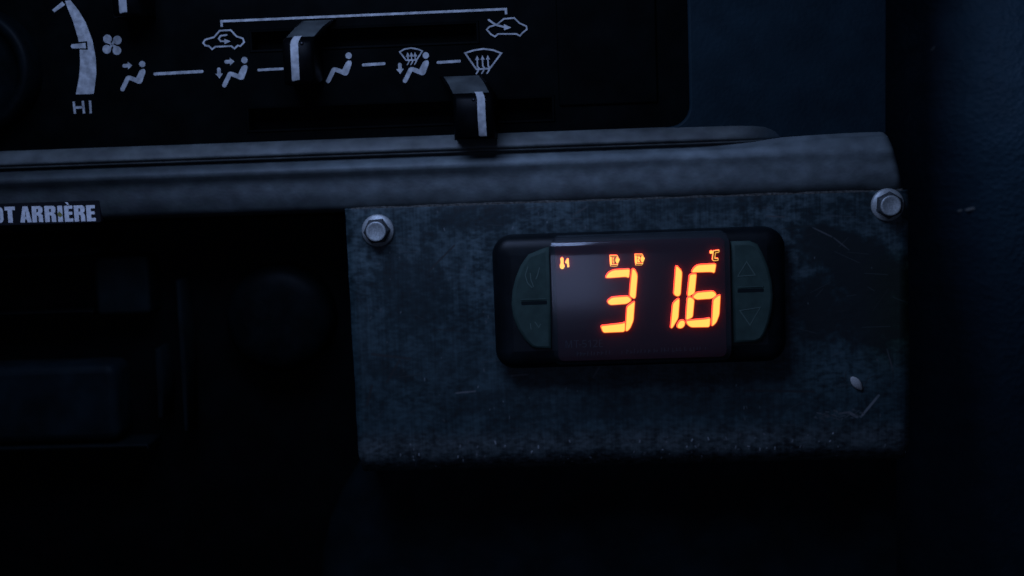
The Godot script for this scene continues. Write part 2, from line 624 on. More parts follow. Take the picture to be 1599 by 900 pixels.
func lever(t: Node3D, x0: float, x1: float, y0: float, y1: float, side: int, rise: float) -> void:
	var prof := [Vector2(y0 + 2.2, -9.0), Vector2(y0 + 0.6, 2.0), Vector2(y0 + 0.1, 6.6), Vector2(y0 + 0.3, 7.4), Vector2(y0 + 1.0, 7.9), Vector2((y0 + y1) / 2, 8.3), Vector2(y1 - 1.6, 8.1), Vector2(y1 - 0.7, 7.5), Vector2(y1, 6.6), Vector2(y1 + rise * 0.55, 2.0), Vector2(y1 + rise, -3.0), Vector2(y1 + rise + 0.4, -9.0)]
	prof.reverse()
	var cols := []
	var w := x1 - x0
	for k in [[0.0, 1.6], [0.04, 0.5], [0.1, 0.0], [0.5, -0.25], [0.9, 0.0], [0.96, 0.5], [1.0, 1.6]]:
		var col := PackedVector3Array()
		for q in prof:
			var lean: float = (q.y - 8.0) * 0.34 * side * smooth_step(y1 - 1.0, y1 + 1.0, q.x)
			col.append(Vector3(x0 + w * k[0] + lean, q.x, q.y - (k[1] if q.y > 4.0 else 0.0)))
		cols.append(col)
	var a := PackedVector3Array()
	var b := PackedVector3Array()
	for q in cols[0]:
		a.append(Vector3(q.x, q.y, -9.0))
	for q in cols[-1]:
		b.append(Vector3(q.x, q.y, -9.0))
	cols.push_front(a)
	cols.append(b)
	var st := surf()
	skin(st, cols)
	var grip := obj("slider_lever", st, M.lever, t)
	st = surf()
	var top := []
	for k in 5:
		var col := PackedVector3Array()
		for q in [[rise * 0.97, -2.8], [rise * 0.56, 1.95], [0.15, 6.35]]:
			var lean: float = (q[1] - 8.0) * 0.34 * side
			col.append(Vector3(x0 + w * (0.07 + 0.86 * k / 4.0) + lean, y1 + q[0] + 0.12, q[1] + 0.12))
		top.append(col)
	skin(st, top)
	obj("lit_top", st, M.lever_top, grip)  # top face painted paler than the body, as if lit from above
	# white stripe that follows the front and bends over the upper edge
	st = surf()
	var sx := x0 + 2.4 if side < 0 else x1 - 4.3
	var bend := [[y1 + 0.55, 6.15, 0.75], [y1 + 0.1, 6.9, 0.45], [y1 - 0.7, 7.75, 0.15], [y1 - 1.6, 8.4, 0.0], [(y0 + y1) / 2, 8.62, 0.0], [y0 + 1.3, 8.25, -0.1], [y0 + 0.9, 8.0, -0.1]]
	var cs := []
	for e in 2:
		var col := PackedVector3Array()
		for q in bend:
			col.append(Vector3(sx + 2.0 * e - q[2] * side * (1.0 if side < 0 else 1.0), q[0], q[1]))
		cs.append(col)
	skin(st, cs)
	obj("white_stripe", st, M.paint, grip)
	st = surf()
	var c := Vector2(sx + (2.9 if side < 0 else -0.9), y1 - 1.5)
	lathe(st, c, [[0.55, 7.4], [0.5, 8.25], [0.3, 8.55], [0.0, 8.65]], 16)  # added glossy bump that only catches a glint
	obj("glint_bump", st, M.smoke_side, grip)


func person(st: SurfaceTool, head: Vector2, z: float) -> void:
	sheet(st, circle(head, 0.84, 20), z)
	var body := PackedVector2Array()
	for q in [[-0.85, -1.75], [-0.2, -1.3], [0.5, -1.3], [0.72, -1.75], [0.62, -2.4], [-0.35, -4.7], [-0.75, -5.05], [-1.4, -5.05], [-3.75, -4.0], [-5.3, -6.75], [-5.75, -6.95], [-6.25, -6.65], [-6.3, -6.2], [-4.6, -3.2], [-4.05, -2.85], [-3.3, -2.95], [-1.85, -3.55]]:
		body.append(head + Vector2(q[0], q[1]))
	sheet(st, body, z)


func arrow(st: SurfaceTool, c: Vector2, d: Vector2, l: float, z: float, w := 0.95) -> void:
	var n := Vector2(-d.y, d.x)
	stroke(st, PackedVector2Array([c - d * (l * 0.5 - w * 0.5), c + d * l * 0.05]), w, z)
	sheet(st, PackedVector2Array([c + d * l * 0.5, c + d * l * 0.05 + n * w * 1.05, c + d * l * 0.05 - n * w * 1.05]), z + 0.02)


func wavy(st: SurfaceTool, top: Vector2, h: float, lean: float, z: float, w: float) -> void:
	stroke(st, PackedVector2Array([top, top + Vector2(0, -h * 0.55), top + Vector2(lean * 0.9, -h * 0.66), top + Vector2(lean * 0.2, -h * 0.85), top + Vector2(-lean * 0.8, -h)]), w, z)
	sheet(st, PackedVector2Array([top + Vector2(0, 0.55), top + Vector2(-0.55, -0.6), top + Vector2(0.55, -0.6)]), z + 0.02)


func build_symbols(t: Node3D, z: float) -> void:
	var st := surf()
	sheet(st, pv([-114.85, 79.04, -113.48, 79.2, -111.61, 76.71, -109.81, 73.33, -108.33, 68.62, -107.77, 63.94, -107.93, 59.94, -109.01, 54.62, -113.82, 54.67, -112.61, 59.23, -112.06, 62.77, -111.9, 66.3, -109.75, 66.15, -109.75, 68.4, -112.0, 68.3, -112.16, 69.44, -113.19, 73.9, -114.4, 77.3]), z)
	obj("fan_speed_scale", st, M.paint, t)
	for q in [[-118.48, 76.85, -115.6, 78.9, -114.95, 78.0, -117.89, 76.21], [-114.0, 67.75, -110.25, 68.0, -110.2, 66.55, -113.9, 66.7, -114.25, 67.2]]:
		st = surf()
		sheet(st, pv(q), z)
		obj("tick_mark", st, M.paint, t)
	st = surf()
	var hub := Vector2(-103.2, 67.25)
	for q in [[-104.25, 68.72], [-101.75, 68.35], [-102.05, 65.75], [-104.62, 66.15]]:
		var c := hub + (Vector2(q[0], q[1]) - hub) * 1.04
		sheet(st, circle(c, 1.16, 18), z)
		var n := (c - hub).orthogonal().normalized()
		sheet(st, PackedVector2Array([hub + n * 0.1, hub - n * 0.25, c - n * 1.05, c + n * 0.2]), z + 0.02)
	obj("fan_symbol", st, M.paint, t)
	for q in [[[-114.55, 52.85, -114.45, 49.6], [-112.1, 52.9, -112.0, 49.6], [-114.5, 51.2, -112.05, 51.25]], [[-110.15, 52.9, -110.2, 49.55]]]:
		st = surf()
		for s in q:
			stroke(st, pv(s), 0.62, z, false, false)
		obj("scale_letter", st, M.paint, t)
	# seated figures and the arrows beside them
	for q in [[-95.5, 61.9, 1], [-68.3, 61.9, 3], [-40.74, 62.0, 0], [-20.5, 61.3, 2]]:
		st = surf()
		var head := Vector2(q[0], q[1])
		person(st, head, z)
		if q[2] & 1:
			arrow(st, head + Vector2(-4.0, -0.25), Vector2.RIGHT, 2.7, z)
		if q[2] & 2:
			arrow(st, head + Vector2(-6.9, -3.1), Vector2(0, -1), 2.9, z)
		obj("airflow_symbol", st, M.paint, t)
	for q in [[-92.3, 59.2, -79.7, 59.4, 0.78], [-64.7, 59.2, -57.0, 59.3, 0.66], [-37.0, 59.45, -31.5, 59.6, 0.74], [-17.4, 59.35, -11.7, 59.5, 0.7]]:
		st = surf()
		stroke(st, pv([q[0], q[1], q[2], q[3]]), q[4], z)
		obj("dash_mark", st, M.paint, t)
	st = surf()
	stroke(st, pv([-73.75, 70.75, -73.75, 72.15, 0.85, 72.35, 0.85, 71.0]), 0.62, z, false, false)
	obj("bracket_line", st, M.paint, t)
	# cars: air turning round inside, and air coming in
	st = surf()
	stroke(st, pv([-78.84, 66.74, -78.28, 67.55, -75.87, 68.12, -74.3, 69.7, -71.36, 69.76, -69.9, 68.06, -68.28, 67.49, -68.0, 66.5, -69.08, 65.54, -69.74, 65.73, -70.64, 64.94, -71.44, 65.63, -75.69, 65.63, -76.57, 65.0, -77.37, 65.86, -78.38, 66.06]), 0.42, z + 0.36, true)
	stroke(st, pv([-72.5, 68.55, -74.1, 68.4, -74.65, 67.7, -74.2, 67.0, -73.0, 66.95]), 0.42, z + 0.36)
	sheet(st, pv([-71.6, 66.9, -73.2, 67.6, -73.2, 66.2]), z + 0.38)
	obj("recirculation_symbol", st, M.paint, t)
	st = surf()
	stroke(st, pv([-4.31, 67.31, -3.61, 67.94, -1.6, 68.51, 0.28, 69.85, 2.95, 69.97, 4.23, 68.61, 6.02, 67.72, 6.1, 66.91, 4.97, 66.13, 4.28, 65.34, 3.3, 65.87, -1.36, 66.05, -2.21, 65.43, -3.19, 65.96]), 0.4, z + 0.36, true)
	stroke(st, pv([-3.7, 69.7, -1.9, 68.4, 0.4, 67.7]), 0.5, z + 0.4)
	sheet(st, pv([2.1, 67.55, 0.2, 68.5, 0.2, 66.9]), z + 0.42)
	obj("fresh_air_symbol", st, M.paint, t)
	# windscreens
	st = surf()
	stroke(st, pv([-10.2, 61.5, -7.85, 62.15, -5.4, 62.4, -2.9, 62.0, -0.75, 61.1, -3.9, 57.3, -7.4, 57.2]), 0.44, z, true)
	for x in [-7.1, -5.7, -4.3]:
		wavy(st, Vector2(x, 60.2), 4.1, 0.45, z + 0.03, 0.38)
	obj("windscreen_symbol", st, M.paint, t)
	st = surf()
	stroke(st, pv([-27.3, 62.45, -26.04, 63.11, -24.3, 63.35, -22.58, 63.0, -21.35, 62.45, -22.98, 60.2, -25.7, 60.25]), 0.36, z, true)
	for x in [-25.2, -24.25, -23.3]:
		wavy(st, Vector2(x, 61.7), 2.6, 0.3, z + 0.03, 0.3)
	obj("windscreen_symbol", st, M.paint, t)


# ==================================================================== metal plate
func plate_image() -> ImageTexture:
	var W := 1024
	var H := 512
	var im := Image.create(W, H, false, Image.FORMAT_RGB8)
	var n1 := FastNoiseLite.new()
	n1.seed = 1
	n1.frequency = 0.012
	n1.fractal_octaves = 5
	var n2 := FastNoiseLite.new()
	n2.seed = 2
	n2.frequency = 0.11
	n2.fractal_octaves = 3
	var n3 := FastNoiseLite.new()
	n3.seed = 3
	n3.frequency = 0.035
	n3.fractal_octaves = 4
	var rng := RandomNumberGenerator.new()
	rng.seed = 77
	# darker patches, [centre x, y, half width, half height, turn, strength] in millimetres of the plate
	var dark_patches := [[88.0, 4.0, 17.0, 6.5, -0.42, 0.9], [78.5, -9.0, 6.5, 9.0, 0.2, 0.88], [93.5, -9.0, 10.5, 12.0, 0.1, 0.82], [-8.0, 18.0, 12.0, 4.0, 0.0, 0.4], [-26.0, -2.0, 10.0, 12.0, 0.5, 0.35], [-8.0, -31.0, 9.0, 3.0, 0.2, 0.3], [40.0, -34.0, 40.0, 3.0, 0.0, 0.35], [-34.0, -22.5, 6.0, 2.0, -0.2, 0.45], [52.0, 19.5, 16.0, 2.6, 0.02, 0.25]]
	# dusty patches
	var dusty := [[-9.0, 4.0, 3.5, 16.0, 0.0, 0.55], [73.5, 2.0, 2.6, 16.0, 0.0, 0.45], [84.0, -26.0, 11.0, 6.0, -0.3, 0.7], [10.0, 17.0, 8.0, 3.0, 0.0, 0.35], [-38.0, 10.0, 5.0, 12.0, 0.0, 0.3], [66.0, 17.0, 8.0, 2.0, 0.0, 0.35], [30.0, -27.0, 26.0, 3.0, 0.0, 0.2], [-27.0, -30.0, 6.0, 4.0, 0.2, 0.25]]
	for py in H:
		var y := 22.3 - 78.0 * (py + 0.5) / H
		for px in W:
			var x := -43.2 + 145.8 * (px + 0.5) / W
			var c := n1.get_noise_2d(px, py)
			var f := n2.get_noise_2d(px * 0.45, py)
			var g := n3.get_noise_2d(px, py * 1.3)
			var v := 0.86 + 0.58 * c + 0.44 * g + 0.46 * f + 0.32 * n2.get_noise_2d(px * 1.4 + 900.0, py * 0.06)
			for s in dark_patches:
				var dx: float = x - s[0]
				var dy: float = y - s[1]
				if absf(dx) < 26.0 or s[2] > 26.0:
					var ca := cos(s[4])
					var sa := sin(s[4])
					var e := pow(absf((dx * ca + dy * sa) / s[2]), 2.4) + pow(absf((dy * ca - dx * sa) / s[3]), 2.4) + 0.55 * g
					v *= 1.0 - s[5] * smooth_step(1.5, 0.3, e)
			for s in dusty:
				var e := pow((x - s[0]) / s[2], 2) + pow((y - s[1]) / s[3], 2)
				if e < 4.0:
					v += s[5] * exp(-e * 1.2) * (0.8 + 0.9 * f + 0.6 * g)
			# grime and worn paint along the fold at the bottom
			var low := smooth_step(-37.0, -43.0, y + 1.6 * g)
			v += low * (0.10 + 0.30 * f + 0.25 * g) * smooth_step(-55.0, -49.0, y)
			v = clampf(v, 0.16, 2.6)
			# bare dark paint under a film of grey dust graded stronger towards the top edge
			var tinge := maxf(0.0, v - 0.6) * lerpf(0.40, 1.15, smooth_step(-20.0, 21.0, y + 6.0 * c + 4.0 * g))
			var base := clampf(0.12 + 0.84 * v, 0.22, 1.5)
			var green := smooth_step(88.0, 99.0, x) * smooth_step(-30.0, -12.0, y) * smooth_step(8.0, -2.0, y)
			var r := 0.0105 * base + 0.034 * tinge
			var gr := (0.031 * base + 0.037 * tinge) * (1.0 + 0.12 * green)
			var b := (0.038 * base + 0.037 * tinge) * (1.0 - 0.45 * green)
			if low > 0.0:
				r += 0.020 * low * v
				gr += 0.013 * low * v
				b += 0.010 * low * v
			im.set_pixel(px, py, Color(r, gr, b).linear_to_srgb())
	# bare specks on the fold with their glints painted in, thin scratches
	for k in 230:
		var y := -41.5 - 7.5 * rng.randf() if k < 150 else lerpf(20.0, -38.0, rng.randf())
		var x := lerpf(-38.0, 98.0, rng.randf())
		if k < 90:
			x = [-29.0, -12.0, 4.0, 30.0, 38.0, 46.0, 52.0, 64.0][k % 8] + rng.randfn(0.0, 4.0)
		var s := 0.07 + 0.42 * pow(rng.randf(), 3.0) * (1.0 if k < 150 else 0.35)
		dab(im, Vector2(x, y), Vector2(x + rng.randfn(0, 0.15), y - rng.randf() * 0.7), 0.24 if k < 150 else 0.2, s)
	for s in [[89.7, -38.4, 95.2, -31.8, 0.55, 0.16], [87.2, -36.6, 90.0, -38.3, 0.6, 0.12], [84.0, -36.9, 87.4, -36.4, 0.5, 0.09], [78.0, 12.2, 83.0, 9.6, 0.3, 0.06], [83.4, 9.4, 88.2, 5.4, 0.3, 0.05], [66.0, 15.5, 72.0, 15.0, 0.2, 0.06], [-2.0, -24.4, 3.5, -24.1, 0.3, 0.09], [-17.0, -28.6, -11.0, -28.2, 0.5, 0.10], [20.0, -25.8, 22.0, -22.7, 0.4, 0.09], [16.0, 17.2, 20.0, 19.4, 0.2, 0.05], [97.0, -20.0, 98.6, -26.0, 0.2, 0.05]]:
		var a := Vector2(s[0], s[1])
		var b := Vector2(s[2], s[3])
		for k in 5:
			var f0 := rng.randf() * 0.5
			dab(im, a.lerp(b, f0), a.lerp(b, minf(1.0, f0 + 0.3 + rng.randf() * 0.5)), s[4] * (0.4 + 0.6 * rng.randf()), s[5])
	for k in 46:  # scraped patch at the lower right
		var p := Vector2(lerpf(78.0, 90.5, rng.randf()), -36.6 - 0.1 * (rng.randf() * 14.0) + rng.randfn(0.0, 0.5))
		dab(im, p, p + Vector2(rng.randf() * 1.2, rng.randfn(0.0, 0.25)), 0.2, 0.05 + 0.07 * rng.randf())
	for k in 90:  # hairline scratches from handling, most of them along the sheet
		var p := Vector2(lerpf(-40.0, 99.0, rng.randf()), lerpf(20.0, -40.0, rng.randf()))
		var d := Vector2.RIGHT.rotated(rng.randfn(0.0, 0.35) + (PI / 2 if k % 6 == 0 else 0.0)) * (2.0 + 9.0 * rng.randf() * rng.randf())
		dab(im, p, p + d, 0.02, 0.035 + 0.03 * rng.randf() if k % 3 else 0.02)
	for s in [[-34.4, -25.0, -30.8, -19.4, 0.45], [-40.0, -31.0, -38.5, -26.0, 0.5], [-22.0, 4.0, -15.0, 10.5, 0.3], [-38.0, -17.5, -28.0, -19.0, 0.5], [60.0, -30.0, 78.0, -30.8, 0.4]]:
		dab(im, Vector2(s[0], s[1]), Vector2(s[2], s[3]), s[4], 0.018)
	return ImageTexture.create_from_image(im)


func dab(im: Image, a: Vector2, b: Vector2, width: float, tone: float) -> void:
	var W := im.get_width()
	var H := im.get_height()
	var k := W / 145.8
	var pa := Vector2((a.x + 43.2) * k, (22.3 - a.y) * H / 78.0)
	var pb := Vector2((b.x + 43.2) * k, (22.3 - b.y) * H / 78.0)
	var r := width * k * 0.5 + 1.0
	for y in range(maxi(0, int(minf(pa.y, pb.y) - r)), mini(H - 1, int(maxf(pa.y, pb.y) + r)) + 1):
		for x in range(maxi(0, int(minf(pa.x, pb.x) - r)), mini(W - 1, int(maxf(pa.x, pb.x) + r)) + 1):
			var p := Vector2(x, y)
			var d := p.distance_to(Geometry2D.get_closest_point_to_segment(p, pa, pb))
			var s := clampf(r - d, 0.0, 1.0) * 0.75
			if s > 0.0:
				im.set_pixel(x, y, im.get_pixel(x, y).lerp(Color(tone * 0.94, tone, tone * 1.06).linear_to_srgb(), s))


func build_plate() -> void:
	var t := thing("mounting_plate", "dusty dark metal plate bolted to the dash, with a fold along its bottom edge", "metal plate")
	var m := mat(Color.WHITE, 0.6, 0.45)
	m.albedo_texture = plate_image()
	m.texture_repeat = false
	m.heightmap_enabled = true
	m.heightmap_texture = noise_tex(0.06, 41, 0.0, 1.0)
	m.heightmap_scale = 0.003
	var bump := FastNoiseLite.new()
	bump.seed = 8
	bump.frequency = 0.028
	bump.fractal_octaves = 2
	var prof := [Vector2(22.25, -1.5), Vector2(22.25, -0.25), Vector2(22.15, -0.05), Vector2(21.95, 0.0)]
	for k in 30:
		prof.append(Vector2(21.9 - 65.0 * (k + 1) / 30.0, 0.0))
	for k in 9:
		var a := PI / 2 * (k + 1) / 9
		prof.append(Vector2(-43.1 - 6.6 * sin(a), -6.6 * (1 - cos(a))))
	prof.append(Vector2(-49.8, -24.0))
	var v := PackedFloat32Array([0.0])
	for k in range(1, prof.size()):
		v.append(v[-1] + prof[k].distance_to(prof[k - 1]))
	var st := surf()
	st.set_smooth_group(0)
	var cols := []
	var us := [0.0, 0.0]
	var xs := [-43.0, -43.0]
	for k in 61:
		xs.append(-43.0 + 145.8 * k / 60.0)
		us.append(k / 60.0)
	xs.append(102.8)
	us.append(1.0)
	for i in xs.size():
		var col := PackedVector3Array()
		for k in prof.size():
			var p: Vector2 = prof[k]
			var x: float = xs[i]
			var z := p.y + 0.35 * bump.get_noise_2d(x, p.x) * smooth_step(22.0, 14.0, p.x)
			var e := 1.0 if i > 1 and i < xs.size() - 1 else 0.0
			if i <= 1 or i == 2:
				x += 0.25 * smooth_step(20.0, -30.0, p.x) + 0.12 * bump.get_noise_2d(p.x * 6.0, 5.0)
				if p.x < -43.0:
					x += 0.10 * pow(-43.0 - p.x, 1.1)
			if i >= xs.size() - 2:
				x += 0.35 * smooth_step(10.0, -30.0, p.x) + 0.16 * bump.get_noise_2d(p.x * 6.0, 50.0)
				if p.x < -43.0:
					x -= 0.12 * pow(-43.0 - p.x, 1.1)
			if i == 0 or e == 0.0 and i > 1:
				z -= 1.5
			elif i == 1:
				x -= 0.05
				z -= 0.12
			col.append(Vector3(x, p.x, z))
		cols.append(col)
	for i in cols.size() - 1:
		for k in prof.size() - 1:
			for q in [[i, k], [i + 1, k], [i + 1, k + 1], [i, k], [i + 1, k + 1], [i, k + 1]]:
				st.set_uv(Vector2(us[q[0]], minf(1.0, v[q[1]] / 78.5)))
				st.add_vertex(cols[q[0]][q[1]] * MM)
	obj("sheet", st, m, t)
	st = surf()
	var bead := []
	for k in 147:
		var x := -41.5 + 143.0 * k / 146.0
		var h := 0.16 + 0.42 * maxf(0.0, bump.get_noise_2d(x * 3.0, 71.0) + 0.35) * (0.6 + 0.4 * smooth_step(-20.0, 60.0, x))
		bead.append(PackedVector3Array([Vector3(x, 22.2 + h * 1.5, -1.0), Vector3(x, 22.2 + h * 1.1, -0.5), Vector3(x, 22.2 + h * 0.35, -0.1), Vector3(x, 22.05, -0.02)]))
	skin(st, bead)
	obj("dust_line", st, M.dust, t, "line of pale dust along the plate's upper edge")


# ==================================================================== controller
func build_controller() -> void:
	var t := thing("temperature_controller", "black digital temperature controller glowing 31.6 in orange, set in the metal plate", "controller")
	var st := surf()
	prism(st, round_rect(-4.6, -20.6, 70.4, 14.1, 5.0, 10), [[0.0, -3.0], [0.0, 4.4], [0.3, 5.3], [0.9, 6.1], [1.8, 6.7], [3.2, 7.15], [4.9, 7.42]])
	obj("bezel", st, M.bezel, t)
	# the smoked window: a curved sheet over a dark mask, closed at its sides
	var prof := [Vector2(13.9, 4.0), Vector2(13.8, 6.0), Vector2(13.4, 7.3), Vector2(12.8, 8.2), Vector2(12.1, 8.75), Vector2(11.3, 9.1), Vector2(10.3, 9.35), Vector2(8.5, 9.5), Vector2(4.0, 9.6), Vector2(-3.0, 9.65), Vector2(-10.0, 9.6), Vector2(-14.5, 9.45), Vector2(-16.6, 9.1), Vector2(-18.2, 8.4), Vector2(-19.3, 7.3), Vector2(-19.9, 6.0), Vector2(-20.1, 4.0)]
	var cols := []
	for k in 21:
		var f := k / 20.0
		var col := PackedVector3Array()
		for q in prof:
			var e := clampf((absf(q.x + 3.1) - 13.6) / 3.4, 0.0, 1.0)
			var inset := 2.4 * (1.0 - sqrt(1.0 - e * e * 0.98))
			col.append(Vector3(lerpf(10.55 + inset, 55.95 - inset, f), q.x, q.y - 0.5 * pow(2.0 * absf(f - 0.5), 6.0)))
		cols.append(col)
	st = surf()
	skin(st, cols)
	obj("display_window", st, M.glass, t)
	for e in 2:
		st = surf()
		var edge: PackedVector3Array = cols[0] if e == 0 else cols[-1]
		var a := PackedVector3Array()
		for q in edge:
			a.append(Vector3(q.x, q.y, 4.0))
		skin(st, [a, edge] if e == 0 else [edge, a])
		obj("window_side", st, M.smoke_side, t)
	st = surf()
	prism(st, round_rect(11.6, -18.6, 54.9, 12.2, 1.6), [[0.0, 4.0], [0.0, 7.45], [0.1, 7.5]])
	var mask := obj("display_mask", st, M.mask, t)
	# faint printing at the foot of the window
	var tm := TextMesh.new()
	tm.text = "MT-512E"
	tm.font = SystemFont.new()
	tm.font.font_names = PackedStringArray(["Droid Sans"])
	tm.font_size = 16
	tm.pixel_size = 0.00016
	tm.depth = 0.00002
	var word := MeshInstance3D.new()
	word.mesh = tm
	word.material_override = M.print
	word.position = Vector3(18.4, -14.2, 7.56) * MM
	put(word, "model_lettering", mask)
	st = surf()
	var rng := RandomNumberGenerator.new()
	rng.seed = 12
	var x := 16.5
	while x < 50.5:
		if x > 25.4 and x < 28.0:
			x = 28.0
		var h := 0.7 + 0.5 * rng.randf()
		stroke(st, pv([x, -17.3 + 0.02 * (x - 16), x + 0.1, -17.3 + 0.02 * (x - 16) + h]), 0.22, 7.56, false, false)
		if rng.randf() < 0.55:
			stroke(st, pv([x, -17.0 + h * rng.randf(), x + 0.6, -17.0 + h * 0.5]), 0.2, 7.58, false, false)
		x += 0.7 + 0.7 * rng.randf()
	obj("worn_lettering", st, M.print, mask)
	build_digits(t)
	# rubber keys at both ends
	var left := pv([10.05, 11.0, 8.6, 10.6, 5.4, 9.3, 3.6, 6.6, 2.3, 3.2, 1.5, 0.0, 1.2, -3.4, 1.5, -6.6, 2.4, -9.6, 3.9, -12.6, 5.4, -14.5, 6.4, -15.0, 10.05, -15.2])
	var right := pv([56.5, 10.9, 60.6, 10.9, 62.3, 10.1, 63.6, 7.6, 64.7, 4.4, 65.5, 0.8, 65.8, -3.0, 65.5, -6.8, 64.8, -10.2, 63.8, -13.0, 62.9, -14.4, 61.6, -15.0, 56.5, -15.0])
	for e in 2:
		st = surf()
		var shape: PackedVector2Array = left if e == 0 else right
		for k in shape.size():
			var inner := 10.05 if e == 0 else 56.5
			shape[k].x = inner + (shape[k].x - inner) * 1.12
		prism(st, shape, [[-0.35, 6.6], [0.0, 7.7], [0.25, 8.1], [0.8, 8.3]])
		var key := obj("rubber_key", st, M.rubber, t)
		st = surf()
		var c := 5.9 if e == 0 else 61.1
		var y := -3.0 if e == 0 else -1.5
		prism(st, round_rect(c - 3.3, y - 0.45, c + 3.3, y + 0.45, 0.2, 2), [[0.0, 8.2], [0.0, 8.36]])
		obj("dividing_groove", st, M.rubber_dark, key)
		st = surf()
		prism(st, round_rect(c - 3.4, y + 0.6, c + 3.4, y + 1.1, 0.2, 2), [[0.0, 8.2], [0.15, 8.45]])
		obj("raised_ridge", st, M.rubber, key)
		if e == 1:
			for s in [[57.9, 2.2, 60.2, 5.9, 62.3, 2.4], [58.3, -6.6, 60.8, -10.4, 63.5, -5.9]]:
				st = surf()
				stroke(st, pv(s), 0.28, 8.38, true)
				obj("arrow_symbol", st, M.rubber_mark, key)
		else:
			st = surf()
			stroke(st, pv([4.6, 6.3, 3.9, 4.2, 4.4, 2.2, 5.5, 1.0]), 0.28, 8.38)
			stroke(st, pv([5.2, 4.6, 5.3, 3.0, 5.9, 1.2]), 0.28, 8.38)
			stroke(st, pv([7.6, 6.0, 7.0, 4.0, 6.6, 3.2]), 0.28, 8.38)
			obj("set_symbol", st, M.rubber_mark, key)
			st = surf()
			stroke(st, pv([4.8, -8.4, 4.9, -9.8]), 0.26, 8.38)
			stroke(st, pv([6.0, -8.0, 6.9, -9.4, 7.4, -8.6]), 0.26, 8.38)
			obj("set_symbol", st, M.rubber_mark, key)


func softened(p: PackedVector2Array, most: float) -> PackedVector2Array:  # cuts every corner twice
	for turn in 2:
		var out := PackedVector2Array()
		for k in p.size():
			var a := p[k]
			var b := p[(k + 1) % p.size()]
			var t := minf(0.25, most / (1.0 + 1.5 * turn) / a.distance_to(b))
			out.append(a.lerp(b, t))
			out.append(b.lerp(a, t))
		p = out
	return p


func lamp(called: String, polys: Array, parent: Node, rim := 0.15) -> void:  # a lit window: bright face, redder bevel, red sides
	var parts := [surf(), surf(), surf()]
	for q in polys:
		var p := ccw(softened(pv(q), 0.32 if rim > 0.14 else 0.05))
		prism(parts[2], p, [[-rim * 0.75, 7.55], [-rim * 0.6, 8.2]], false, false)
		prism(parts[1], p, [[-rim * 0.6, 8.2], [rim * 0.7, 8.4]], false, false)
		cap(parts[0], shrunk(p, rim * 0.7), 8.4)
	var mesh := ArrayMesh.new()
	for k in 3:
		parts[k].generate_normals()
		parts[k].commit(mesh)
		mesh.surface_set_material(k, [M.core, M.edge if rim > 0.13 else M.core, M.halo][k])
	var o := MeshInstance3D.new()
	o.mesh = mesh
	put(o, called, parent)


